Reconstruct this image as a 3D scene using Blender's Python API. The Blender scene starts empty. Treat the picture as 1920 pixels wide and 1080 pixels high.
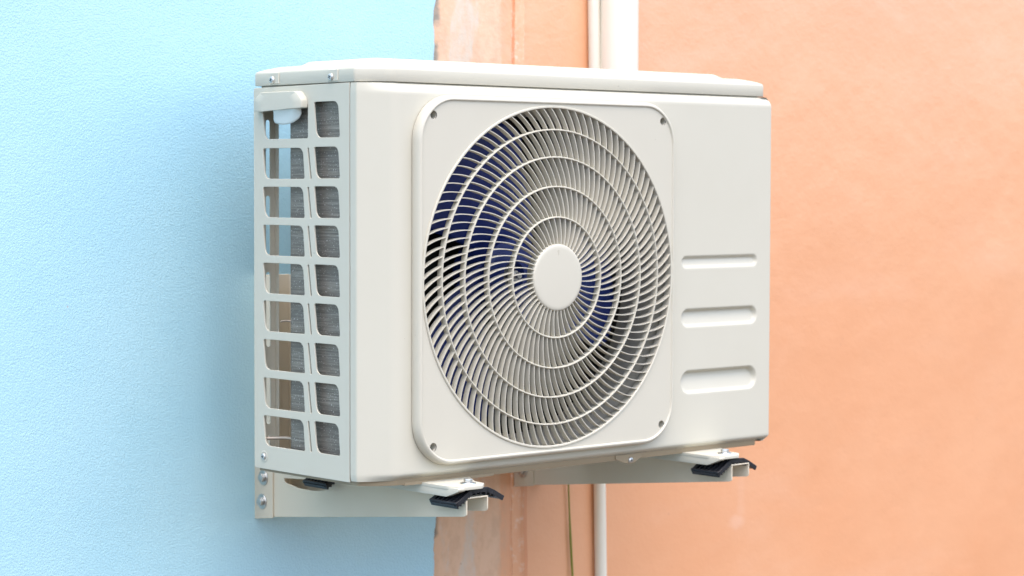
import bpy, bmesh, math, random
from mathutils import Vector, Matrix
from mathutils.geometry import delaunay_2d_cdt
random.seed(7)
R = math.radians
scn = bpy.context.scene
col = scn.collection

# ------------------------------------------------------------------ camera
cam_d = bpy.data.cameras.new('camera'); cam = bpy.data.objects.new('camera', cam_d); col.objects.link(cam)
yaw, pitch, roll = R(42.119), R(-2.694), R(.157)
fw = Vector((math.sin(yaw)*math.cos(pitch), math.cos(yaw)*math.cos(pitch), math.sin(pitch)))
r_ = Vector((math.cos(yaw), -math.sin(yaw), 0)); u_ = r_.cross(fw)
r2 = r_*math.cos(roll)+u_*math.sin(roll); u2 = -r_*math.sin(roll)+u_*math.cos(roll)
cam.matrix_world = Matrix(((r2.x, u2.x, -fw.x, -1.8416), (r2.y, u2.y, -fw.y, -2.3561), (r2.z, u2.z, -fw.z, .3999), (0, 0, 0, 1)))
cam_d.sensor_width = 36; cam_d.lens = 4234.2/1920*36; cam_d.clip_end = 300
cam_d.dof.use_dof = True; cam_d.dof.focus_distance = 3.0; cam_d.dof.aperture_fstop = 6.3
scn.camera = cam

# ------------------------------------------------------------------ light
to_sun = Vector((-.12, -.34, 1.0)).normalized()
w = bpy.data.worlds.new('World'); scn.world = w; w.use_nodes = True
nt = w.node_tree; bg = nt.nodes['Background']
sky = nt.nodes.new('ShaderNodeTexSky'); sky.sky_type = 'NISHITA'; sky.sun_disc = False
sky.sun_elevation = math.asin(to_sun.z); sky.sun_rotation = math.atan2(to_sun.x, to_sun.y)
sky.air_density = 1.0; sky.dust_density = 3.0; sky.ozone_density = 1.0
nt.links.new(sky.outputs[0], bg.inputs[0]); bg.inputs[1].default_value = .15
sd = bpy.data.lights.new('sun', 'SUN'); sd.energy = .7; sd.angle = R(95); sd.color = (1, .92, .79)
sun = bpy.data.objects.new('sun', sd); col.objects.link(sun)
sun.rotation_euler = to_sun.to_track_quat('Z', 'Y').to_euler()
scn.view_settings.view_transform = 'Standard'; scn.view_settings.look = 'None'
scn.view_settings.gamma = 1; scn.view_settings.use_curve_mapping = False
scn.view_settings.exposure = 1.54

# ------------------------------------------------------------------ materials
def mat(name, color, rough=.5, metal=0, spec=.5, coat=0):
    m = bpy.data.materials.new(name); m.use_nodes = True
    b = m.node_tree.nodes['Principled BSDF']
    b.inputs['Base Color'].default_value = (*color, 1); b.inputs['Roughness'].default_value = rough
    b.inputs['Metallic'].default_value = metal; b.inputs['Specular IOR Level'].default_value = spec
    b.inputs['Coat Weight'].default_value = coat
    return m
class N:
    """small node helper"""
    def __init__(s, m): s.t = m.node_tree; s.b = s.t.nodes['Principled BSDF']; s.tc = s.t.nodes.new('ShaderNodeTexCoord').outputs['Object']
    def new(s, k, **kw):
        n = s.t.nodes.new(k)
        for a, v in kw.items(): setattr(n, a, v)
        return n
    def link(s, a, b): s.t.links.new(a, b)
    def val(s, inp, v):
        if isinstance(v, (int, float)): inp.default_value = v
        elif isinstance(v, tuple): inp.default_value = v if len(v) != 3 or inp.type == 'VECTOR' else (*v, 1)
        else: s.link(v, inp)
    def noise(s, scale, detail=2, rough=.5, stretch=None, off=None, dist=0):
        n = s.new('ShaderNodeTexNoise'); n.inputs['Scale'].default_value = scale; n.inputs['Detail'].default_value = detail
        n.inputs['Roughness'].default_value = rough; n.inputs['Distortion'].default_value = dist
        if stretch or off:
            mp = s.new('ShaderNodeMapping'); mp.inputs['Scale'].default_value = stretch or (1, 1, 1)
            mp.inputs['Location'].default_value = off or (0, 0, 0)
            s.link(s.tc, mp.inputs[0]); s.link(mp.outputs[0], n.inputs['Vector'])
        else: s.link(s.tc, n.inputs['Vector'])
        return n.outputs['Fac']
    def math(s, op, a, b=0, c=None, clamp=False):
        n = s.new('ShaderNodeMath', operation=op, use_clamp=clamp); s.val(n.inputs[0], a); s.val(n.inputs[1], b)
        if c is not None: s.val(n.inputs[2], c)
        return n.outputs[0]
    def ramp(s, f, a, b, lo=0., hi=1.):
        n = s.new('ShaderNodeMapRange', interpolation_type='SMOOTHSTEP'); s.val(n.inputs[0], f)
        for i, v in enumerate((a, b, lo, hi)): s.val(n.inputs[i+1], v)
        return n.outputs[0]
    def mix(s, f, a, b):
        n = s.new('ShaderNodeMix', data_type='RGBA'); s.val(n.inputs[0], f); s.val(n.inputs[6], a); s.val(n.inputs[7], b)
        return n.outputs[2]
    def sep(s):
        n = s.new('ShaderNodeSeparateXYZ'); s.link(s.tc, n.inputs[0]); return n.outputs
    def bump(s, h, strength, dist, prev=None):
        n = s.new('ShaderNodeBump'); n.inputs['Strength'].default_value = strength; n.inputs['Distance'].default_value = dist
        s.link(h, n.inputs['Height'])
        if prev is not None: s.link(prev, n.inputs['Normal'])
        return n.outputs[0]
    def out(s, color=None, normal=None, rough=None):
        if color is not None: s.link(color, s.b.inputs['Base Color'])
        if normal is not None: s.link(normal, s.b.inputs['Normal'])
        if rough is not None: s.link(rough, s.b.inputs['Roughness'])

def cream(name, c, rough=.46, peel=.12, specks=True):
    m = mat(name, c, rough); n = N(m)
    dirt = n.ramp(n.noise(9, 5, .6), .35, .75, 0, .10)
    base = n.mix(dirt, c, tuple(v*.86*k for v, k in zip(c, (1, .97, .9))))
    if specks:
        v = n.new('ShaderNodeTexVoronoi'); v.inputs['Scale'].default_value = 38; n.link(n.tc, v.inputs['Vector'])
        sp = n.ramp(v.outputs['Distance'], .018, .034, 1, 0)
        keep = n.ramp(n.noise(17, 1), .56, .58)
        base = n.mix(n.math('MULTIPLY', sp, n.math('MULTIPLY', keep, .7)), base, (.16, .12, .09))
    n.out(base, n.bump(n.noise(900, 2), peel, .0004), n.ramp(n.noise(30, 4), .2, .8, rough-.05, rough+.08))
    return m
M = {}
M['panel'] = cream('cream_painted_steel', (.565, .54, .45))
M['plastic'] = cream('cream_plastic', (.565, .535, .445), .42, .05)
M['bracket'] = cream('powder_coated_bracket', (.66, .585, .455), .5, .45)
M['pan'] = cream('base_pan_shaded', (.30, .235, .15), .5, .2, False)  # brown tone carries the shade and warm bounce under the unit
M['pipe'] = mat('cream_pipe_plastic', (.82, .77, .66), .35)
M['conduit'] = mat('cream_conduit_plastic', (.76, .71, .60), .4)
M['flap'] = mat('white_plastic_flap', (.72, .78, .76), .5)
M['blue'] = mat('blue_fan_plastic', (.012, .035, .20), .32)
n = N(M['blue']); n.out(n.mix(n.ramp(n.noise(220, 4, .7), .45, .7, 0, .35), (.009, .024, .155), (.04, .06, .16)), None, n.ramp(n.noise(40, 3), .3, .7, .28, .5))
M['black'] = mat('shade_black', (.012, .011, .010), .6)
M['dark'] = mat('shaded_inner_steel', (.16, .16, .155), .5, .3)  # grey darkened so the dim casing interior is in the colour
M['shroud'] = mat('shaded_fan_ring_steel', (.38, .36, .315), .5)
M['galv'] = mat('galvanised_bracket', (.38, .39, .38), .45, .3)
M['zinc'] = mat('zinc_plated_screw', (.60, .60, .58), .3, .9)
M['screw'] = mat('steel_screw', (.6, .6, .58), .35, .8)
M['rubber'] = mat('black_rubber', (.014, .015, .018), .42)
n = N(M['rubber']); n.out(n.mix(n.ramp(n.noise(160, 3), .55, .8, 0, .25), (.013, .014, .018), (.09, .09, .10)), n.bump(n.noise(300, 3), .3, .0008))
M['copper'] = mat('tarnished_copper', (.5, .42, .34), .4, .5)
M['green_wire'] = mat('green_yellow_wire', (.28, .32, .03), .5)
n = N(M['green_wire']); n.out(n.mix(n.ramp(n.noise(30, 2, stretch=(1, 1, .4)), .45, .55), (.17, .19, .015), (.30, .25, .03)))

# heat exchanger fins: fine vertical sheets, horizontal combing marks
m = M['coil'] = mat('heat_exchanger_fins', (.2, .18, .16), .55, .35); n = N(m)
x, y, z = n.sep()
st = n.noise(1, 4, .65, stretch=(14, 14, 420)); st2 = n.noise(1, 2, .5, stretch=(6, 6, 48), off=(3, 1, 2))
pt = n.noise(420, 1)
c = n.mix(n.ramp(st, .35, .75), (.19, .168, .14), (.38, .345, .295)); c = n.mix(n.ramp(st2, .35, .7, 0, .5), c, (.15, .135, .12))
c = n.mix(n.ramp(pt, .66, .72, 0, .7), c, (.80, .78, .74))
grid = n.math('ABSOLUTE', n.math('SINE', n.math('MULTIPLY', y, 1500)))
n.out(n.mix(n.ramp(grid, .0, .5, .4, 0), c, (.05, .045, .04)), n.bump(st, .4, .001))

# stucco walls
def stucco(nd, s1, k1, s2, k2, k3=.12):
    h1 = nd.noise(s1, 3, .6); h2 = nd.noise(s2, 3, .5); h3 = nd.noise(6, 2, .45)
    b = nd.bump(h3, k3, .02); b = nd.bump(h2, k2, .006, b); return nd.bump(h1, k1, .0036, b), h1, h2
m = M['wall_blue'] = mat('pale_blue_wall_paint', (.3, .6, .77), .36, 0, .9); n = N(m)
nrm, h1, h2 = stucco(n, 330, .27, 90, .06, .03)
c = n.mix(n.ramp(n.noise(2.6, 4, .6), .3, .7), (.37, .65, .765), (.42, .69, .79))
c = n.mix(n.ramp(h1, .35, .6, .22, 0), c, (.28, .56, .71))
sp = n.new('ShaderNodeTexVoronoi'); sp.inputs['Scale'].default_value = 19; n.link(n.tc, sp.inputs['Vector'])
c = n.mix(n.math('MULTIPLY', n.ramp(sp.outputs['Distance'], .02, .04, 1, 0), n.ramp(n.noise(11, 1), .6, .62, 0, .7)), c, (.45, .28, .26))
n.b.inputs['IOR'].default_value = 1.75; n.out(c, nrm)
m = M['wall_orange'] = mat('peach_orange_wall_paint', (.74, .38, .22), .26, 0, .9); n = N(m)
x, y, z = n.sep()
nrm, h1, h2 = stucco(n, 150, .10, 34, .12)
c = n.mix(n.ramp(n.noise(3.2, 6, .62), .3, .72), (.765, .36, .18), (.79, .395, .21))
c = n.mix(n.ramp(n.noise(2.2, 6, .65, stretch=(1, 1, 2.6), off=(4, 0, 1)), .45, .8, 0, .25), c, (.84, .53, .38))
# worn, patched strip next to the blue wall
wob = n.math('MULTIPLY', n.math('SUBTRACT', n.noise(9, 4, .6), .5), .09)
xx = n.math('ADD', x, wob)
strip = n.math('MULTIPLY', n.ramp(x, .594, .600, 1, 0), n.ramp(n.noise(6, 5, .65, stretch=(1.6, 1, .5)), .30, .6, .45, .85))
strip = n.math('MULTIPLY', strip, n.ramp(n.math('ADD', x, n.math('MULTIPLY', n.math('SUBTRACT', n.noise(14, 5, .65), .5), .035)), .590, .600, 1, .35))
c = n.mix(strip, c, (.76, .50, .33))
c = n.mix(n.math('MULTIPLY', n.ramp(x, .60, .62, 1, 0), n.ramp(n.noise(34, 6, .7, stretch=(1.3, 1, .7)), .42, .62, 0, .45)), c, (.60, .36, .22))
putty = n.math('MULTIPLY', n.ramp(xx, .466, .48), n.ramp(xx, .548, .562, 1, 0))
putty = n.math('MULTIPLY', putty, n.ramp(n.noise(13, 5, .62, stretch=(1.5, 1, .45), off=(1.7, 0, 3.3)), .46, .56, .05, .9))
c = n.mix(n.math('MULTIPLY', putty, n.ramp(n.noise(50, 5, .7, stretch=(1.4, 1, .6)), .3, .7, .25, .85)), c, (.62, .55, .46))
edge = n.math('MULTIPLY', n.ramp(n.math('ADD', x, n.math('MULTIPLY', wob, .25)), .458, .468, 1, 0), n.ramp(n.noise(22, 4, .6, stretch=(.3, 1, .55)), .44, .52, .05, .9))
c = n.mix(edge, c, (.20, .17, .13))
band = n.math('MULTIPLY', n.ramp(x, .617, .621), n.ramp(x, .645, .650, 1, 0))
c = n.mix(n.math('MULTIPLY', band, n.ramp(n.noise(60, 4, .7), .5, .7, .0, .6)), c, (.88, .68, .54))
dots = n.new('ShaderNodeTexVoronoi'); dots.inputs['Scale'].default_value = 30; n.link(n.tc, dots.inputs['Vector'])
dd = n.math('MULTIPLY', n.ramp(dots.outputs['Distance'], .05, .10, 1, 0), n.ramp(n.noise(9, 1, off=(9, 1, 1)), .58, .62, 0, .55))
c = n.mix(n.math('MULTIPLY', dd, n.ramp(x, .62, .75, 1, .25)), c, (.34, .17, .11))
# pale smear and its drip
def spot(cx, cz, rx, rz):
    a = n.math('POWER', n.math('DIVIDE', n.math('SUBTRACT', x, cx), rx), 2); b_ = n.math('POWER', n.math('DIVIDE', n.math('SUBTRACT', z, cz), rz), 2)
    return n.ramp(n.math('ADD', n.math('ADD', a, b_), n.math('MULTIPLY', n.math('SUBTRACT', n.noise(40, 3), .5), 2.2)), .0, 1.5, 1, 0)
c = n.mix(n.math('MULTIPLY', spot(1.165, -.212, .024, .013), .20), c, (.85, .62, .52))
c = n.mix(n.math('MULTIPLY', spot(1.178, -.165, .010, .06), .08), c, (.85, .62, .52))
n.b.inputs['IOR'].default_value = 1.75; n.out(c, nrm)
m = M['ground'] = mat('bounce_ground_concrete', (.30, .23, .16), .85); n = N(m)
n.out(n.mix(n.noise(3, 6, .6), (.115, .085, .055), (.075, .055, .035)), n.bump(n.noise(40, 5), .4, .01))

# ------------------------------------------------------------------ mesh tools
def link(name, me, m=None, parent=None, smooth=35):
    me.name = name
    if m is not None: me.materials.clear(); me.materials.append(m)
    if smooth:
        me.polygons.foreach_set('use_smooth', [True]*len(me.polygons)); me.set_sharp_from_angle(angle=R(smooth))
    o = bpy.data.objects.new(name, me); col.objects.link(o)
    if parent: o.parent = parent
    return o
def pyd(name, vs, fs, m, parent=None, smooth=35, fix=True):
    me = bpy.data.meshes.new(name); me.from_pydata([tuple(v) for v in vs], [], fs)
    if fix:
        b = bmesh.new(); b.from_mesh(me); bmesh.ops.recalc_face_normals(b, faces=b.faces); b.to_mesh(me); b.free()
    me.update(); return link(name, me, m, parent, smooth)
class MB:
    def __init__(s): s.v = []; s.f = []
    def add(s, vs, fs):
        k = len(s.v); s.v += [tuple(v) for v in vs]; s.f += [tuple(i+k for i in f) for f in fs]
    def box(s, x0, x1, y0, y1, z0, z1, bev=0, seg=2):
        b = bmesh.new(); bmesh.ops.create_cube(b, size=1)
        for v in b.verts: v.co = Vector((x0+(v.co.x+.5)*(x1-x0), y0+(v.co.y+.5)*(y1-y0), z0+(v.co.z+.5)*(z1-z0)))
        if bev: bmesh.ops.bevel(b, geom=b.edges[:], offset=bev, segments=seg, profile=.5, affect='EDGES')
        s.bm(b)
    def bm(s, b, mtx=None):
        if mtx: bmesh.ops.transform(b, matrix=mtx, verts=b.verts)
        b.verts.index_update(); s.add([v.co.copy() for v in b.verts], [[v.index for v in f.verts] for f in b.faces]); b.free()
    def prism(s, poly, fn, h0, h1, bev=0, seg=2):
        """poly in 2D, fn(u,v,h) -> xyz"""
        b = bmesh.new(); lo = [b.verts.new(fn(u, v, h0)) for u, v in poly]; hi = [b.verts.new(fn(u, v, h1)) for u, v in poly]
        b.faces.new(lo[::-1]); b.faces.new(hi); k = len(poly)
        for i in range(k): b.faces.new((lo[i], lo[(i+1) % k], hi[(i+1) % k], hi[i]))
        if bev:
            bmesh.ops.recalc_face_normals(b, faces=b.faces)
            bmesh.ops.bevel(b, geom=b.edges[:], offset=bev, segments=seg, profile=.5, affect='EDGES', clamp_overlap=True)
        s.bm(b)
    def tube(s, pts, r, seg=12, caps=True):
        pts = [Vector(p) for p in pts]; vs = []; fs = []; up = None
        for i, p in enumerate(pts):
            t = (pts[min(i+1, len(pts)-1)]-pts[max(i-1, 0)]).normalized()
            if up is None: up = t.orthogonal().normalized()
            up = (up-t*up.dot(t)).normalized(); sd_ = t.cross(up)
            rr = r[i] if isinstance(r, (list, tuple)) else r
            vs += [p+(up*math.cos(a)+sd_*math.sin(a))*rr for a in (2*math.pi*j/seg for j in range(seg))]
        for i in range(len(pts)-1):
            for j in range(seg): fs.append((i*seg+j, i*seg+(j+1) % seg, (i+1)*seg+(j+1) % seg, (i+1)*seg+j))
        if caps: fs.append(tuple(range(seg))[::-1]); fs.append(tuple((len(pts)-1)*seg+j for j in range(seg)))
        s.add(vs, fs)
    def lathe(s, prof, c, seg=96, closed=False, cap0=False, cap1=False):
        """profile of (radius, p): p runs towards the viewer (-y); axis along y through c"""
        vs = []; fs = []; k = len(prof)
        for j in range(seg):
            a = 2*math.pi*j/seg
            for rr, p in prof: vs.append((c[0]+rr*math.cos(a), c[1]-p, c[2]+rr*math.sin(a)))
        for j in range(seg):
            for i in range(k if closed else k-1):
                i2 = (i+1) % k; j2 = (j+1) % seg; fs.append((j*k+i, j*k+i2, j2*k+i2, j2*k+i))
        if cap0: fs.append(tuple(j*k for j in range(seg)))
        if cap1: fs.append(tuple(j*k+k-1 for j in range(seg)))
        s.add(vs, fs)
    def obj(s, name, m, parent=None, smooth=35): return pyd(name, s.v, s.f, m, parent, smooth)
def rpoly(vs, seg=6, close=True):
    """vs: (x, y, radius) -> rounded outline, constant point count"""
    out = []; k = len(vs)
    for i, (x, y, r) in enumerate(vs):
        p = Vector((x, y))
        if not close and i in (0, k-1): out.append(p); continue
        a = Vector(vs[i-1][:2])-p; b = Vector(vs[(i+1) % k][:2])-p
        la, lb = a.length, b.length; a.normalize(); b.normalize()
        ang = a.angle(b); d = min(r/math.tan(ang/2), la*.499, lb*.499) if r > 0 else 0
        rr = d*math.tan(ang/2)
        if d < 1e-7: out += [p.copy() for _ in range(seg+1)]; continue
        cen = p+(a+b).normalized()*(rr/math.sin(ang/2)); s0 = p+a*d-cen; s1 = p+b*d-cen
        th = s0.angle(s1)
        for j in range(seg+1):
            t = j/seg; out.append(cen+(s0*math.sin((1-t)*th)+s1*math.sin(t*th))/math.sin(th))
    return out
def plate(name, outer, holes, fn, thick, m, parent, bev=.0007, smooth=14):
    """flat sheet with cut-outs: outlines in 2D, fn maps (u,v,h) to space"""
    cu = bpy.data.curves.new(name, 'CURVE'); cu.dimensions = '2D'; cu.fill_mode = 'BOTH'
    cu.extrude = max(thick/2-bev, .0001)
    if bev: cu.bevel_depth = bev; cu.bevel_resolution = 1; cu.offset = -bev
    for pl in [outer]+holes:
        sp_ = cu.splines.new('POLY'); sp_.points.add(len(pl)-1); sp_.use_cyclic_u = True
        for i, q in enumerate(pl): sp_.points[i].co = (q[0], q[1], 0, 1)
    tmp = bpy.data.objects.new('tmp', cu); col.objects.link(tmp); bpy.context.view_layer.update()
    me = bpy.data.meshes.new_from_object(tmp.evaluated_get(bpy.context.evaluated_depsgraph_get()))
    bpy.data.objects.remove(tmp); bpy.data.curves.remove(cu)
    for v in me.vertices: v.co = fn(v.co.x, v.co.y, v.co.z)
    b = bmesh.new(); b.from_mesh(me); bmesh.ops.remove_doubles(b, verts=b.verts, dist=1e-6)
    bmesh.ops.recalc_face_normals(b, faces=b.faces); b.to_mesh(me); b.free(); me.update()
    return link(name, me, m, parent, smooth)
def tag(o, label=None, cat=None, group=None, kind=None):
    for k, v in (('label', label), ('category', cat), ('group', group), ('kind', kind)):
        if v: o[k] = v
    return o
def empty(name, loc, label, cat, group=None):
    o = bpy.data.objects.new(name, None); col.objects.link(o); o.location = loc; o.empty_display_size = .05
    return tag(o, label, cat, group)
def place(o, loc, axis):
    """turn a +Z built mesh so that +Z points along axis"""
    o.location = loc; o.rotation_euler = Vector(axis).to_track_quat('Z', 'Y').to_euler(); return o
def screw_mesh(r, h=None):
    h = h or r*.55; b = MB(); prof = [(0.0001, h), (r*.45, h*.97), (r*.78, h*.78), (r*.96, h*.4), (r, 0), (r*.9, -h*.6)]
    seg = 20; vs = []; fs = []
    for j in range(seg):
        a = 2*math.pi*j/seg; vs += [(p[0]*math.cos(a), p[0]*math.sin(a), p[1]) for p in prof]
    k = len(prof)
    for j in range(seg):
        for i in range(k-1): fs.append((j*k+i, ((j+1) % seg)*k+i, ((j+1) % seg)*k+i+1, j*k+i+1))
    b.add(vs, fs)
    b.tube([(0, 0, -r*4), (0, 0, -h*.3)], r*.4, 10)
    return b
def make_screw(r, loc, axis, parent, off=(0, 0, 0), spin=.3):
    s = screw_mesh(r).obj('screw', M['screw'], parent, 50); place(s, Vector(loc)-Vector(off), axis)
    c = MB()
    for a in (0, 90):
        bb = MB(); bb.box(-r*.5, r*.5, -r*.09, r*.09, r*.42, r*.585)
        for v in bb.v: q = Matrix.Rotation(R(a)+spin, 3, 'Z') @ Vector(v); c.v.append(tuple(q))
        k = len(c.v)-8; c.f += [tuple(i+k for i in f) for f in bb.f]
    c.obj('cross_slot', M['black'], s, 0)
    return s
def make_bolt(r, loc, axis, parent):
    b = MB(); w_ = []
    for z0, z1, rr, seg in ((-.0003, .0012, r*1.75, 28), (.0012, .0016, r*1.6, 28)):
        b.tube([(0, 0, z0), (0, 0, z1)], [rr, rr*.97], seg)
    hex_ = [(r*math.cos(R(60*i+12)), r*math.sin(R(60*i+12))) for i in range(6)]
    b.prism(hex_, lambda u, v, h: (u, v, h), .0016, .0016+r*.8, r*.14, 2)
    b.tube([(0, 0, -r*2), (0, 0, 0)], r*.55, 12)
    o = b.obj('bolt', M['zinc'], parent, 30); place(o, loc, axis); return o

# ------------------------------------------------------------------ setting
WALL = .367
g = MB(); g.add([(-40, -60, -1.9), (60, -60, -1.9), (60, WALL, -1.9), (-40, WALL, -1.9)], [(0, 1, 2, 3)])  # unseen plane below the frame, added to bounce light onto undersides
tag(g.obj('ground', M['ground'], None, 0), kind='structure')
XE = .4528
# blue wall: plaster skin ending in a ragged vertical edge
vs = []; fs = []; zz = []; z = -1.9
while z < 2.6: zz.append(z); z += .006 if -.4 < z < .9 else .1
zz.append(2.6)
for z in zz:
    dx = (random.random()-.5)*.0016+(.0022*max(0, math.sin(z*23+1.3)*math.sin(z*61)))+.0008*math.sin(z*37)+.0007*math.sin(z*91+2)
    e = XE+dx+(.0012 if z < 0 else 0)
    vs += [(-4, WALL-.003, z), (XE-.012, WALL-.003, z), (e-.002, WALL-.003, z), (e, WALL-.0018, z), (e+.0004, WALL+.02, z), (-4, WALL+.02, z)]
for i in range(len(zz)-1):
    for j in range(6): a = i*6+j; b = i*6+(j+1) % 6; fs.append((a, b, b+6, a+6))
tag(pyd('painted_wall', vs, fs, M['wall_blue'], None, 15), 'pale blue rough plaster wall on the left behind the air conditioner', 'wall')
# orange wall: one sheet with the ridge and groove of an old joint
xs = [XE, .50, .55, .60, .6165, .619, .621, .6225, .63, .636, .640, .6425, .645, .6475, .650, .653, .656, .70, .75, .77, .85, 1.2, 1.6, 2.2, 3.0, 6.0]
dy = {.6165: .0, .619: .0022, .621: .0015, .6225: -.001, .63: -.0014, .636: -.0016, .640: -.0028, .6425: -.0034, .645: -.0022, .6475: .0012, .650: .0026, .653: .0018, .656: .0002}
vs = []; fs = []
zr = [-1.9+i*.03 for i in range(151)]
for z in zr:
    for x_ in xs:
        t = dy.get(x_, 0); low = .5+.5*math.tanh((.25-z)*6) if x_ > .64 else 1-.6*(.5+.5*math.tanh((.25-z)*6))
        vs.append((x_+(.0012*math.sin(z*13+x_*9)+.0006*math.sin(z*47) if t else 0), WALL+t*2.0*low+(random.random()-.5)*.0004*(1 if t else 0), z))
    vs.append((6.0, WALL+.1, z)); vs.append((XE, WALL+.1, z))
k = len(xs)+2
for i in range(len(zr)-1):
    for j in range(k): a = i*k+j; b = i*k+(j+1) % k; fs.append((a, b, b+k, a+k))
tag(pyd('painted_wall', vs, fs, M['wall_orange'], None, 35), 'peach orange plaster wall with grey putty patches and a vertical joint', 'wall')

# pipes on the orange wall
t = empty('drain_pipe', (.8295, WALL-.0335, .49), 'thick cream round pipe rising on the orange wall above the air conditioner', 'pipe')
b = MB(); b.tube([(0, 0, 0), (0, 0, 2.3)], .0326, 40); b.obj('pipe_run', M['pipe'], t, 60)
for z in (.0, 1.4):
    b = MB(); b.tube([(0, 0, z-.03), (0, 0, z+.03)], .0345, 40); b.obj('pipe_socket', M['pipe'], t, 50)
b = MB(); b.tube([(.7932+(.70-(1.1-3.0*i/12))*.023, WALL-.0105, 1.1-3.0*i/12) for i in range(13)], .0102, 24)
b.v = [(x_+.0, y_, z_) for x_, y_, z_ in b.v]
o = b.obj('conduit_pipe', M['conduit'], None, 60); tag(o, 'thin cream conduit running down the orange wall below the right bracket', 'pipe')
b = MB(); pts = []
for i in range(40):
    z = -.02-1.7*i/39; pts.append((.7425+.0012*math.sin(z*4)+max(0, -(z+.08))*.068, WALL-.008-.003*math.sin(z*9), z))
b.tube(pts, [.0014 if p[2] > -.178 else .0021 for p in pts], 10)
tag(b.obj('earth_wire', M['green_wire'], None, 60), 'thin green and yellow wire hanging against the orange wall', 'wire')

# ------------------------------------------------------------------ air conditioner (unit origin = lower back-left seam)
F = .0478; W = .7830; DB = .2155
ac = empty('air_conditioner', (0, 0, 0), 'cream outdoor air conditioner unit with round swirl fan grille', 'air conditioner')
# --- front panel
plan = rpoly([(0, -.0006, 0), (0, -.0135, .0045), (.0416, -F, .035), (W, -F, .0045), (W, .02, 0)], 10, False)
dense = [plan[0]]
for a, b in zip(plan, plan[1:]):
    L = (b-a).length
    if L > .1 and abs(a.y-b.y) < 1e-4:
        x0 = a.x
        while x0 < b.x-.004:
            x0 += .0013 if .572 < x0 < .762 else .003
            if x0 < b.x-.001: dense.append(Vector((x0, a.y)))
    else:
        k = max(1, int(L/.004))
        dense += [a.lerp(b, i/k) for i in range(1, k)]
    dense.append(b)
plan = dense
nrm2 = []
for i, p in enumerate(plan):
    t = (plan[min(i+1, len(plan)-1)]-plan[max(i-1, 0)]).normalized(); nrm2.append(Vector((-t.y, t.x)))   # points inwards
GR = [(.2725, .0172), (.1850, .0262), (.0858, .0335)]
def groove(x_, z):
    for z0, h in GR:
        x0, x1 = .5845, .7495; rr = h/2; cz = z0+rr
        dx = max(x0+rr-x_, 0, x_-(x1-rr)); d = math.hypot(dx, z-cz)          # distance from the slot's spine
        e = rr-d
        if e <= -.0015: continue
        v = (z-z0)/h                                                           # 0 floor, 1 top
        side = min(1, max(0, (e+.0015)/.006)); side = side*side*(3-2*side)
        prof = min(1, max(0, 1-v*.0)); depth = h*.20+.0018
        return depth*side*(.35+.65*min(1, max(0, v*1.35)))
    return 0
zl = [.0022, .0030, .0040, .0052, .0066, .0082, .0100, .0120, .015]
z = .018
while z < .512: zl.append(z); z += .00125 if (.080 < z < .295) else .003
zl += [.5135, .5160, .5180, .5196, .5212, .5228, .5244, .5260, .5276, .5290, .5298]
def vinset(z):
    if z > .5165: t = (z-.5165)/.0135; return .0095*(t**1.6)
    if z < .0110: t = (.0110-z)/.0088; return .0120*(t**1.5)
    return 0
vs = []; fs = []
for z in zl:
    for i, p in enumerate(plan):
        s = min(1, max(.12, (p.x-.002)/.05)) if i > 1 else .1
        if i >= len(plan)-3 or p.y > -.03 and p.x > .5: s = .45
        d = vinset(z)*s+(groove(p.x, z) if abs(p.y+F) < 1e-4 and p.x > .57 else 0)
        q = p+nrm2[i]*d; vs.append((q.x, q.y, z))
k = len(plan); CX, CZ = .3105, .2670
for i in range(len(zl)-1):
    for j in range(k-1):
        p = plan[j].lerp(plan[j+1], .5)
        if p.y < -.03 and math.hypot(p.x-CX, (zl[i]+zl[i+1])/2-CZ) < .2405: continue
        fs.append((i*k+j, i*k+j+1, (i+1)*k+j+1, (i+1)*k+j))
# lips turned inwards at the top and the foot of the panel
for zi, zo in ((len(zl)-1, 0.0), (0, 0.0)):
    base = len(vs)
    for i, p in enumerate(plan):
        q = Vector(vs[zi*k+i][:2])+nrm2[i]*.010; vs.append((q.x, q.y, zl[zi]))
    for j in range(k-1): fs.append((zi*k+j, zi*k+j+1, base+j+1, base+j))
pyd('front_panel', vs, fs, M['panel'], ac, 50)

# --- side panel with its grid of openings
def sfn(u, v, h): return Vector((h+.0012, u, v))
holes = []; zb = [.4576, .4030, .3500, .2975, .2450, .1925, .1390, .0857, .0330]
for i, b0 in enumerate(zb):
    t0 = b0+.0420
    if i == 0: holes.append(rpoly([(.1965, .5035, .001), (.0920, .5035, .001), (.0920, .4576, .003), (.1895, .4576, .009)], 5))
    else:
        holes.append(rpoly([(.1950, t0, .003), (.1035, t0, .0105), (.0995, b0, .003), (.1902, b0, .0110)], 6))
        holes.append(rpoly([(.0936, t0, .0012), (.0900, t0, .0012), (.0836, b0, .0012), (.0870, b0, .0012)], 2))
    t1 = t0+.001 if i else .5063
    holes.append(rpoly([(.0785, t1, .003), (.0258, t1, .0100), (.0218, b0+.0006, .003), (.0732, b0+.0006, .0115)], 6))
outer = rpoly([(.2165, .5285, .003), (.0014, .5300, .001), (.0014, .0002, .001), (.2165, .0002, .004)], 4)
plate('side_panel', outer, holes, sfn, .0024, M['panel'], ac, .0005)
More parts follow.
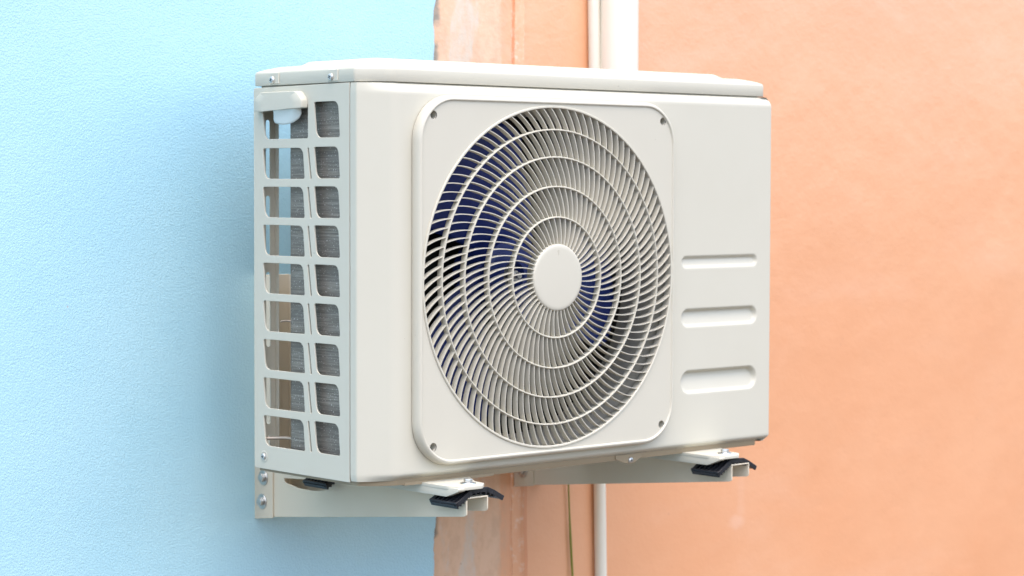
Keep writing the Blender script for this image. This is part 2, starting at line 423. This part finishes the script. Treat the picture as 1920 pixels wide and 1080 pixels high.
# folded lip round every opening's depth is given by the plate; rear return with slots
slots = []
for z0, z1 in ((.401, .485), (.297, .3795), (.168, .273), (.0590, .1385)):
    slots.append(rpoly([(.0185, z1, .0034), (.0253, z1, .0034), (.0253, z0, .0034), (.0185, z0, .0034)], 5))
slots.append(rpoly([(.019, .038, 0), (.024, .046, 0), (.024, .028, 0)], 1))
plate('rear_post', rpoly([(.0026, .528, .001), (.0345, .528, .001), (.0345, .004, .001), (.0026, .004, .001)], 2), slots,
      lambda u, v, h: Vector((u, .2140+h, v)), .0014, M['panel'], ac, .0003)
b = MB(); b.box(.0332, .0345, .2045, .2132, .004, .528, .0003, 1); b.obj('post_fold', M['panel'], ac, 0)
# far side and back panels close the compressor compartment
b = MB(); b.box(W-.0022, W-.0010, .0203, .2150, .003, .5295, .0004, 1); b.box(.60, W-.003, .2135, .2150, .003, .5295, .0004, 1)
b.obj('rear_panel', M['panel'], ac, 0)

# --- top cover
def lid_plan(i):
    return rpoly([(.0008+i, .2165-i, .004), (.0008+i, -.0075+i*.442, .006), (.0380+i*.388, -.0412+i, .03), (.7690-i, -.0412+i, .004), (.7775-i, -.0325+i, .004), (.7775-i, .2165-i, .004)], 8)
prof = [(.012, .5282), (.0065, .5282), (.0062, .5313), (.0003, .5313), (0, .5318), (0, .5468), (.0004, .5488), (.0018, .5503), (.005, .5519), (.012, .5544), (.022, .5570), (.030, .5582), (.036, .5585), (.043, .5587), (.047, .5606), (.052, .5640), (.055, .5650), (.060, .5653)]
vs = []; fs = []
for ins, z in prof: vs += [(q.x, q.y, z) for q in lid_plan(ins)]
k = len(lid_plan(0))
for i in range(len(prof)-1):
    for j in range(k): fs.append((i*k+j, i*k+(j+1) % k, (i+1)*k+(j+1) % k, (i+1)*k+j))
fs.append(tuple((len(prof)-1)*k+j for j in range(k)))
lid = pyd('top_cover', vs, fs, M['panel'], ac, 40)
for y_ in (.1710, .0395):
    b = MB(); b.box(-.0006, .0020, y_-.0135, y_+.0085, .5328, .5485, .0008, 1); b.obj('screw_boss', M['panel'], lid, 30)
    make_screw(.0052, (-.0012, y_, .5385), (-1, 0, 0), lid)

b = MB(); b.box(.0500, .7765, -.0340, .2130, .5272, .5284); b.obj('top_deck', M['panel'], ac, 0)
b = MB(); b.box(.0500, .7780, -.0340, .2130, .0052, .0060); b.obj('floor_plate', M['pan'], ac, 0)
# --- handle hood and paper-white flap on the side
b = MB(); vs = []; fs = []
hood = rpoly([(.2040, .4955, .002), (.2040, .5120, .010), (.1900, .5220, .008), (.1040, .5220, .012), (.0925, .5100, .008), (.0925, .4985, .002)], 5)
hc = Vector((.148, .502))
for s_, h in ((1, -.0002), (.985, -.0065), (.97, -.0088), (.94, -.0100), (.6, -.0104)):
    vs += [(h, hc.x+(q.x-hc.x)*s_, hc.y+(q.y-hc.y)*(s_ if q.y > hc.y else 1)) for q in hood]
k = len(hood)
for i in range(4):
    for j in range(k): fs.append((i*k+j, i*k+(j+1) % k, (i+1)*k+(j+1) % k, (i+1)*k+j))
fs.append(tuple(4*k+j for j in range(k)))
hood_o = pyd('handle_hood', vs, fs, M['panel'], ac, 45)
vs = []; fs = []
out_ = [(.1700, .4985), (.1695, .4905), (.1705, .4840), (.1680, .4795), (.158, .4775), (.147, .4768), (.136, .4775), (.124, .4800), (.114, .4850), (.1085, .4910), (.1070, .4985)]
for i in range(11):
    yb, zb_ = out_[i]
    for j in range(9):
        t_ = j/8; y_ = .17-.063*i/10; y_ = y_*(1-t_)+yb*t_
        vs.append((-.0068+.0075*t_+.0008*math.sin(i*1.3+t_*3)+.0020*max(0, (t_-.55))*math.sin(i*.9+1), y_, .4995*(1-t_)+zb_*t_))
for i in range(10):
    for j in range(8): a = i*9+j; fs.append((a, a+1, a+10, a+9))
o = pyd('handle_flap', vs, fs, M['flap'], ac, 60, False)
sm = o.modifiers.new('thickness', 'SOLIDIFY'); sm.thickness = .001
make_screw(.0048, (-.0008, .1935, .0175), (-1, 0, 0), ac)
b = MB()
b.lathe([(.0050, 0), (.0060, .0006), (.0078, .0004), (.0084, 0)], (0, 0, 0), 24)
b.v = [(-.0002-(-y_), .1935+x_, .0175+z_) for x_, y_, z_ in b.v]
b.obj('screw_dimple', M['panel'], ac, 60)

# --- fan guard: raised frame and plate, grille, hub cap
HX, HZ, RC = .2450, .2485, .062
def rr_loop(ins, seg=14):
    r = max(RC-ins, .01); a, c_ = HX-ins, HZ-ins
    return rpoly([(CX-a, CZ-c_, r), (CX+a, CZ-c_, r), (CX+a, CZ+c_, r), (CX-a, CZ+c_, r)], seg)
PP = [(.008, .0004), (.0016, .0006), (.0003, .0012), (0, .0022), (.0004, .0085), (.0014, .0122), (.0028, .0144), (.0045, .0156), (.0060, .0158), (.0068, .0154), (.0072, .0142), (.0076, .0136), (.0082, .0134)]
vs = []; fs = []
for ins, p in PP: vs += [(q.x, -F-p, q.y) for q in rr_loop(ins)]
k = len(rr_loop(0))
for i in range(len(PP)-1):
    for j in range(k): fs.append((i*k+j, i*k+(j+1) % k, (i+1)*k+(j+1) % k, (i+1)*k+j))
guard = pyd('fan_guard', vs, fs, M['plastic'], ac, 45)
RO = .2368
circ = [(CX+RO*math.cos(2*math.pi*i/160), CZ+RO*math.sin(2*math.pi*i/160)) for i in range(200)]
sh = []
for sx in (-1, 1):
    for sz in (-1, 1):
        cx_, cz_ = CX+sx*.2180, CZ+sz*.2212
        sh.append([(cx_+.0058*math.cos(2*math.pi*i/24), cz_+.0058*math.sin(2*math.pi*i/24)) for i in range(24)])
pts = []; eds = []
for lp in [[Vector(q) for q in rr_loop(.0076)], [Vector(q) for q in circ]]+[[Vector(q) for q in h_] for h_ in sh]:
    lp = [q for i, q in enumerate(lp) if (q-lp[i-1]).length > 1e-6]
    k0 = len(pts); pts += lp; eds += [(k0+i, k0+(i+1) % len(lp)) for i in range(len(lp))]
vo, _, fo, *_r = delaunay_2d_cdt(pts, eds, [], 1, 1e-6)
def keep(f):
    c = sum((vo[i] for i in f), Vector((0, 0)))/len(f)
    return (c-Vector((CX, CZ))).length > RO and all((c-Vector((CX+a*.2180, CZ+b*.2212))).length > .0057 for a in (-1, 1) for b in (-1, 1)) and abs(c.x-CX) < HX-.0075 and abs(c.y-CZ) < HZ-.0075
me = bpy.data.meshes.new('face_plate'); me.from_pydata([(q.x, -F-.0135, q.y) for q in vo], [], [f for f in fo if keep(f)]); me.update()
link('face_plate', me, M['plastic'], guard, 0)
for s_ in sh:
    cx_ = sum(q[0] for q in s_)/24; cz_ = sum(q[1] for q in s_)/24
    b = MB(); b.lathe([(.0063, .0116), (.0057, .0112), (.0052, .0010), (.0004, .0004)], (cx_, -F, cz_), 24); b.obj('screw_well', M['plastic'], guard, 50)
    make_screw(.0040, (cx_, -F-.0030, cz_), (0, -1, 0), guard)
def pr(r): return .0146+.0100*(1-(r/RO)**1.6)
DEPTH = .0098
grl = MB(); GC = (CX, -F, CZ)
rings = [.0455, .0838, .1262, .1672, .2052, .2360]
for r in rings[1:-1]:
    p = pr(r); grl.lathe([(r-.0008, p-DEPTH), (r-.0012, p-.0006), (r-.0006, p+.0004), (r+.0006, p+.0004), (r+.0012, p-.0006), (r+.0008, p-DEPTH)], GC, 160, True)
p = pr(RO); grl.lathe([(RO-.0016, p-.0120), (RO-.0016, p+.0002), (RO-.0008, p+.0009), (RO+.0010, p+.0009), (RO+.0018, p), (RO+.0018, p-.0030), (RO+.0006, p-.0120)], GC, 200, True)
counts = [48, 69, 87, 97, 98]; PSI = [(0, 16), (12, 26), (14, 30), (18, 33), (24, 40)]
for a_, (r0, r1) in enumerate(zip(rings, rings[1:])):
    NS = 9; ph = 0; path = []
    for i in range(NS+1):
        t_ = i/NS; r = r0+(r1-r0)*t_; psi = R(PSI[a_][0]+(PSI[a_][1]-PSI[a_][0])*t_)
        if i: ph += math.tan(psi)*(r1-r0)/NS/r
        path.append((r, ph, psi))
    for q in range(counts[a_]):
        a0 = 2*math.pi*(q+.37*a_)/counts[a_]; vs = []
        for r, ph, psi in path:
            an = a0+ph; c_, s_ = math.cos(an), math.sin(an); x_, z_ = CX+r*c_, CZ+r*s_
            dn = an+psi+math.pi/2; nx, nz = math.cos(dn), math.sin(dn); p = pr(r)-.0006
            for off, dp in ((.00052, 0), (-.00052, 0), (-.00078, -DEPTH+.001), (.00078, -DEPTH+.001)):
                vs.append((x_+nx*off, -F-p-dp, z_+nz*off))
        fs = []
        for i in range(NS):
            for j in range(4): fs.append((i*4+j, i*4+(j+1) % 4, i*4+4+(j+1) % 4, i*4+4+j))
        grl.add(vs, fs)
grl.obj('grille', M['plastic'], guard, 40)
b = MB(); p = .0246
b.lathe([(.0003, p), (.0400, p), (.0440, p-.0002), (.0457, p-.0009), (.0466, p-.0024), (.0468, p-.0045), (.0462, p-.015), (.001, p-.015)], GC, 96)
hub = b.obj('hub_cap', M['plastic'], guard, 40)
b = MB()
for x0, x1, z0, z1 in ((-.0004, .0004, -.0035, .0030), (-.0022, -.0006, .0008, .0014), (.0006, .0022, .0008, .0014), (-.0012, .0012, .0026, .0032)):
    b.box(CX+x0, CX+x1, -F-p-.0003, -F-p+.0002, CZ+.0350+z0, CZ+.0350+z1)
b.obj('embossed_arrow', M['plastic'], hub, 0)

# --- fan behind the grille
fan = None
FC = Vector((.3105, .030, .2670))
b = MB(); b.lathe([(.012, -.010), (.020, .010), (.040, .010), (.050, .004), (.053, -.010), (.053, -.062), (.045, -.064)], FC, 64)
fan = b.obj('fan', M['blue'], ac, 35)
b = MB(); b.tube([(FC.x, FC.y-.022, FC.z), (FC.x, FC.y+.0, FC.z)], .0045, 14); b.prism([(.0085*math.cos(R(60*i)), .0085*math.sin(R(60*i))) for i in range(6)], lambda u, v, h: (FC.x+u, FC.y-h, FC.z+v), .004, .013, .0008, 1)
b.obj('shaft_nut', M['zinc'], fan, 35)
def blade(a0):
    NR, NA = 22, 22; vs = []; fs = []
    for i in range(NR+1):
        t_ = i/NR; r = .050+t_*(.2170-.050)
        lead = R(36+50*t_**.7); trail = R(137+15*t_)                     # edges of the blade seen from the front
        for j in range(NA+1):
            s_ = j/NA
            le = lead+R(10)*math.sin(t_*math.pi)*(1-s_) ; tr = trail+R(6)*math.sin(t_*math.pi)
            # rounded outer corners
            rr = r-.018*max(0, (abs(s_-.5)*2-.72)/.28)**2*t_**3
            an = le+(tr-le)*s_+a0
            dep = .004+.050*(s_)**1.05*(.75+.25*t_) - .010*t_*(1-s_)-.006*math.sin(s_*math.pi)
            vs.append((FC.x+rr*math.cos(an), FC.y+dep-.002, FC.z+rr*math.sin(an)))
    for i in range(NR):
        for j in range(NA): a = i*(NA+1)+j; fs.append((a, a+1, a+NA+2, a+NA+1))
    o = pyd('blade', vs, fs, M['blue'], fan, 60, False)
    sm_ = o.modifiers.new('thickness', 'SOLIDIFY'); sm_.thickness = .0025
for a0 in (0, -120, 120): blade(R(a0))
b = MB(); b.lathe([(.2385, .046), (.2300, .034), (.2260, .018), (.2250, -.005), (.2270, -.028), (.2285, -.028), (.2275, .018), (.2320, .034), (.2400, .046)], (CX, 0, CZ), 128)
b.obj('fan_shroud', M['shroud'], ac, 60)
b = MB(); b.box(.292, .300, .088, .104, .03, .52, .001, 1); b.box(.330, .338, .088, .104, .03, .52, .001, 1)
b.box(.272, .345, .080, .084, .205, .330, .002, 1); b.tube([(CX, .034, CZ), (CX, .092, CZ)], .046, 40)
b.obj('motor_mount', M['dark'], ac, 35)
b = MB(); b.prism([(.250, .322), (.262, .352), (.300, .352), (.322, .338), (.332, .322)], lambda u, v, h: (u, h, v), .078, .0815, .0008, 1)
b.obj('motor_plate', M['galv'], ac, 35)
b = MB(); b.box(.5560, .5572, -.036, .150, .004, .525); b.obj('partition', M['dark'], ac, 0)
# --- heat exchanger: side leg, bend and back leg
outl = rpoly([(.012, -.009, 0), (.012, .1570, .014), (.548, .1570, 0), (.548, .1370, 0), (.032, .1370, .006), (.032, -.009, 0)], 6)
b = MB(); b.prism([(q.x, q.y) for q in outl], lambda u, v, h: (u, v, h), .014, .524)
b.obj('heat_exchanger', M['coil'], ac, 35)
for z_ in (.206, .3445):
    b = MB(); b.tube([(.030, .1575, z_), (.026, .1660, z_), (.020, .1690, z_+.0005), (.012, .1700, z_)], .0016, 8); b.obj('coil_stub', M['copper'], ac, 60)
b = MB(); b.tube([(.002, .199, .0415), (.012, .190, .0425), (.022, .172, .0435), (.024, .158, .0430)], .0024, 8)
b.obj('support_rod', M['copper'], ac, 60)
b = MB(); b.box(.0336, .5475, .1360, .1364, .014, .524); b.obj('coil_shade_sheet', M['black'], ac, 0)  # black sheet over the coil's fan side, painting the interior shade
b = MB(); b.box(.0330, .0334, -.009, .1355, .014, .524); b.obj('side_leg_shade_sheet', M['black'], ac, 0)  # same black shade sheet inside the side leg
# --- base pan, feet
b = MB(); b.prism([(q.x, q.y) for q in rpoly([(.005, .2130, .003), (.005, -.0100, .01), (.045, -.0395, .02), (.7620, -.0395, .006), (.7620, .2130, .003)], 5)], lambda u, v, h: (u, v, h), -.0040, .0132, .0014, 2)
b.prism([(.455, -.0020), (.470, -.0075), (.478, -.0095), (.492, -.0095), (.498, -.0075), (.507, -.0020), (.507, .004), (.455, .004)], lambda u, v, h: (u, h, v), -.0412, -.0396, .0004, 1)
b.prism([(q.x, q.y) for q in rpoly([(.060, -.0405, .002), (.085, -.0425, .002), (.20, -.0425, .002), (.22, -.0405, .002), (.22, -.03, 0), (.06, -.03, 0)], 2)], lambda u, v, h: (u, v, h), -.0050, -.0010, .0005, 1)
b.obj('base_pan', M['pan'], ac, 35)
make_screw(.0046, (.4850, -.0418, -.0050), (0, -1, 0), ac)
def foot(dx, dy_):
    b = MB()
    top = rpoly([(.0885, .120, .004), (.0885, -.094, .014), (.098, -.1175, .012), (.130, -.1185, .008), (.1465, -.1030, .006), (.1500, -.0800, .010), (.1760, -.0380, .01), (.1760, .120, .004)], 5)
    b.prism([(q.x+dx, q.y+dy_) for q in top], lambda u, v, h: (u, v, h), -.0072, -.0026, .0017, 3)
    sk = rpoly([(.118, -.0170, .002), (-.092, -.0170, .008), (-.1165, -.0080, .006), (-.1165, -.0045, .001), (.118, -.0045, .001)], 4)
    b.prism([(q.x+dy_, q.y) for q in sk], lambda u, v, h: (h+dx+max(0, .0005-u)*.02, u, v), .0874, .0985, .0016, 2)
    o = b.obj('mounting_foot', M['panel'], ac, 40)
    bt = make_bolt(.0062, (.1265+dx, -.0930+dy_, -.0026), (0, 0, 1), ac)
    return o
foot(0, 0); foot(.508, .003)

# ------------------------------------------------------------------ wall brackets
def make_bracket():
    t = empty('wall_bracket', (.109, WALL-.004, -.10), 'cream steel wall bracket at the left end carrying the air conditioner over the blue wall', 'bracket', 'brackets under the air conditioner')
    o0 = Vector(t.location)
    fn = lambda u, v, h: Vector((h, u-o0.y, v-o0.z))
    arm = rpoly([(.3300, -.0190, 0), (-.1110, -.0190, .001), (-.1110, -.0415, .001), (-.1060, -.0440, .004), (.3300, -.0935, 0)], 4)
    slot = rpoly([(.2955, -.0325, .003), (.2920, -.0385, .006), (.258, -.0436, .03), (.220, -.0436, .03), (.1985, -.0405, .004), (.190, -.0275, .002), (.240, -.0290, .03)], 4)
    a = plate('arm', arm, [slot], fn, .0020, M['bracket'], t, .0005)
    b = MB()
    Y = lambda y_: y_-o0.y; Z = lambda z_: z_-o0.z
    b.box(-.001, .0375, Y(-.1110), Y(.325), Z(-.0202), Z(-.0184), .0006, 2)                    # top flange
    b.obj('top_flange', M['bracket'], t, 40)
    b = MB(); wl = rpoly([(.3250, -.0202, 0), (-.1110, -.0202, .0005), (-.1110, -.0390, .005), (.3250, -.0860, 0)], 5)
    b.prism([(q.x, q.y) for q in wl], lambda u, v, h: (h, u-o0.y, v-o0.z), .0358, .0375, .0004, 1)
    b.obj('inner_web', M['bracket'], t, 40)
    up = rpoly([(.3655, -.0995, .001), (.3190, -.0935, .002), (.3190, .2620, .003), (.3655, .2620, .001)], 3)
    b = MB(); b.prism([(q.x, q.y) for q in up], lambda u, v, h: (h, u-o0.y, v-o0.z), -.0034, -.0012, .0005, 2)
    b.box(-.0010, .060, Y(.3630), Y(.3655), Z(-.0990), Z(.2615), .0005, 1)
    b.box(.0580, .0600, Y(.335), Y(.3628), Z(-.0985), Z(.2610), .0005, 1)
    b.obj('upright', M['bracket'], t, 40)
    for y_, z_ in ((.3410, -.0360), (.3445, -.0715)): make_bolt(.0066, (-.0034, Y(y_), Z(z_)), (-1, 0, 0), t)
    for z_ in (.2450, .06): make_bolt(.0050, (.0300, Y(.3628), Z(z_)), (0, -1, 0), t)
    return t
def copy_tree(o, parent=None):
    c = o.copy(); col.objects.link(c); c.parent = parent
    for ch in [q for q in bpy.data.objects if q.parent == o]: copy_tree(ch, c)
    return c
br = make_bracket()
br2 = copy_tree(br); br2.location = (.628, WALL-.004, -.10+.0015)
br2['label'] = 'shaded cream steel wall bracket at the right end, reaching out from the orange wall'

# ------------------------------------------------------------------ rubber pads
def make_pad(x0, y0, z0, label, grp='rubber pads between brackets and feet'):
    """ribbed saddle; profile in x-z, laid along y"""
    b = MB(); L = .055
    topp = [(-.0290, -.0108), (-.0250, -.0090), (-.0160, -.0040), (-.0080, .0015), (-.0010, .0058), (.0120, .0066), (.0280, .0058), (.0390, .0012), (.0565, -.0085), (.0555, -.0170)]
    prof = [Vector(p) for p in topp]
    def strip(p0, p1, th, ya, yb, bev=.0004):
        d = (p1-p0).normalized(); n_ = Vector((d.y, -d.x))
        poly = [p0, p1, p1+n_*th, p0+n_*th]
        b.prism([(q.x, q.y) for q in poly], lambda u, v, h: (u, h, v), ya, yb, bev, 1)
    # continuous edge rails at both ends, thin membrane between, cross ribs
    for i in range(len(prof)-2):
        p0, p1 = prof[i], prof[i+1]; e = (p1-p0).normalized()*.0006
        strip(p0-e, p1+e, .0066, 0, .0040); strip(p0-e, p1+e, .0052, L-.004, L)
        strip(p0-e+Vector((0, -.0030)), p1+e+Vector((0, -.0030)), .0022, .003, L-.003, 0)
    for k_ in range(6):
        ya = .0085+k_*.0078
        for i in (0, 1, 2, 3, 7): strip(prof[i], prof[i+1], .0040, ya, ya+.0034, .0002)
    strip(Vector((-.0295, -.0106)), Vector((-.0265, -.0178)), -.0034, 0, L, .0008)                  # end face of the wing
    for i in range(11):                                                                        # teeth below the front rail
        t_ = i/10*.999; k2 = t_*6; j = int(k2)+1; f_ = k2-int(k2); c = prof[j].lerp(prof[min(j+1, 8)], f_)
        b.box(c.x-.0013, c.x+.0013, .0005, L-.0005, c.y-.0098, c.y-.0050, .0004, 1)
    b.v = [(x_, y_, z_) for x_, y_, z_ in b.v]
    o = b.obj('rubber_pad', M['rubber'], None, 35); o.location = (x0, y0, z0)
    return tag(o, label, 'rubber pad', grp)
pad = make_pad(.1185, -.1115, -.0130, 'black ribbed rubber pad on the front end of the left bracket')
p2 = pad.copy(); col.objects.link(p2); p2.location = (.6275, -.1100, -.0150); p2['label'] = 'black ribbed rubber pad on the front end of the right bracket'
p3 = pad.copy(); col.objects.link(p3); p3.location = (.109, .1570, -.0140); p3['label'] = 'black ribbed rubber pad by the oval cut-out of the left bracket, below the side panel'
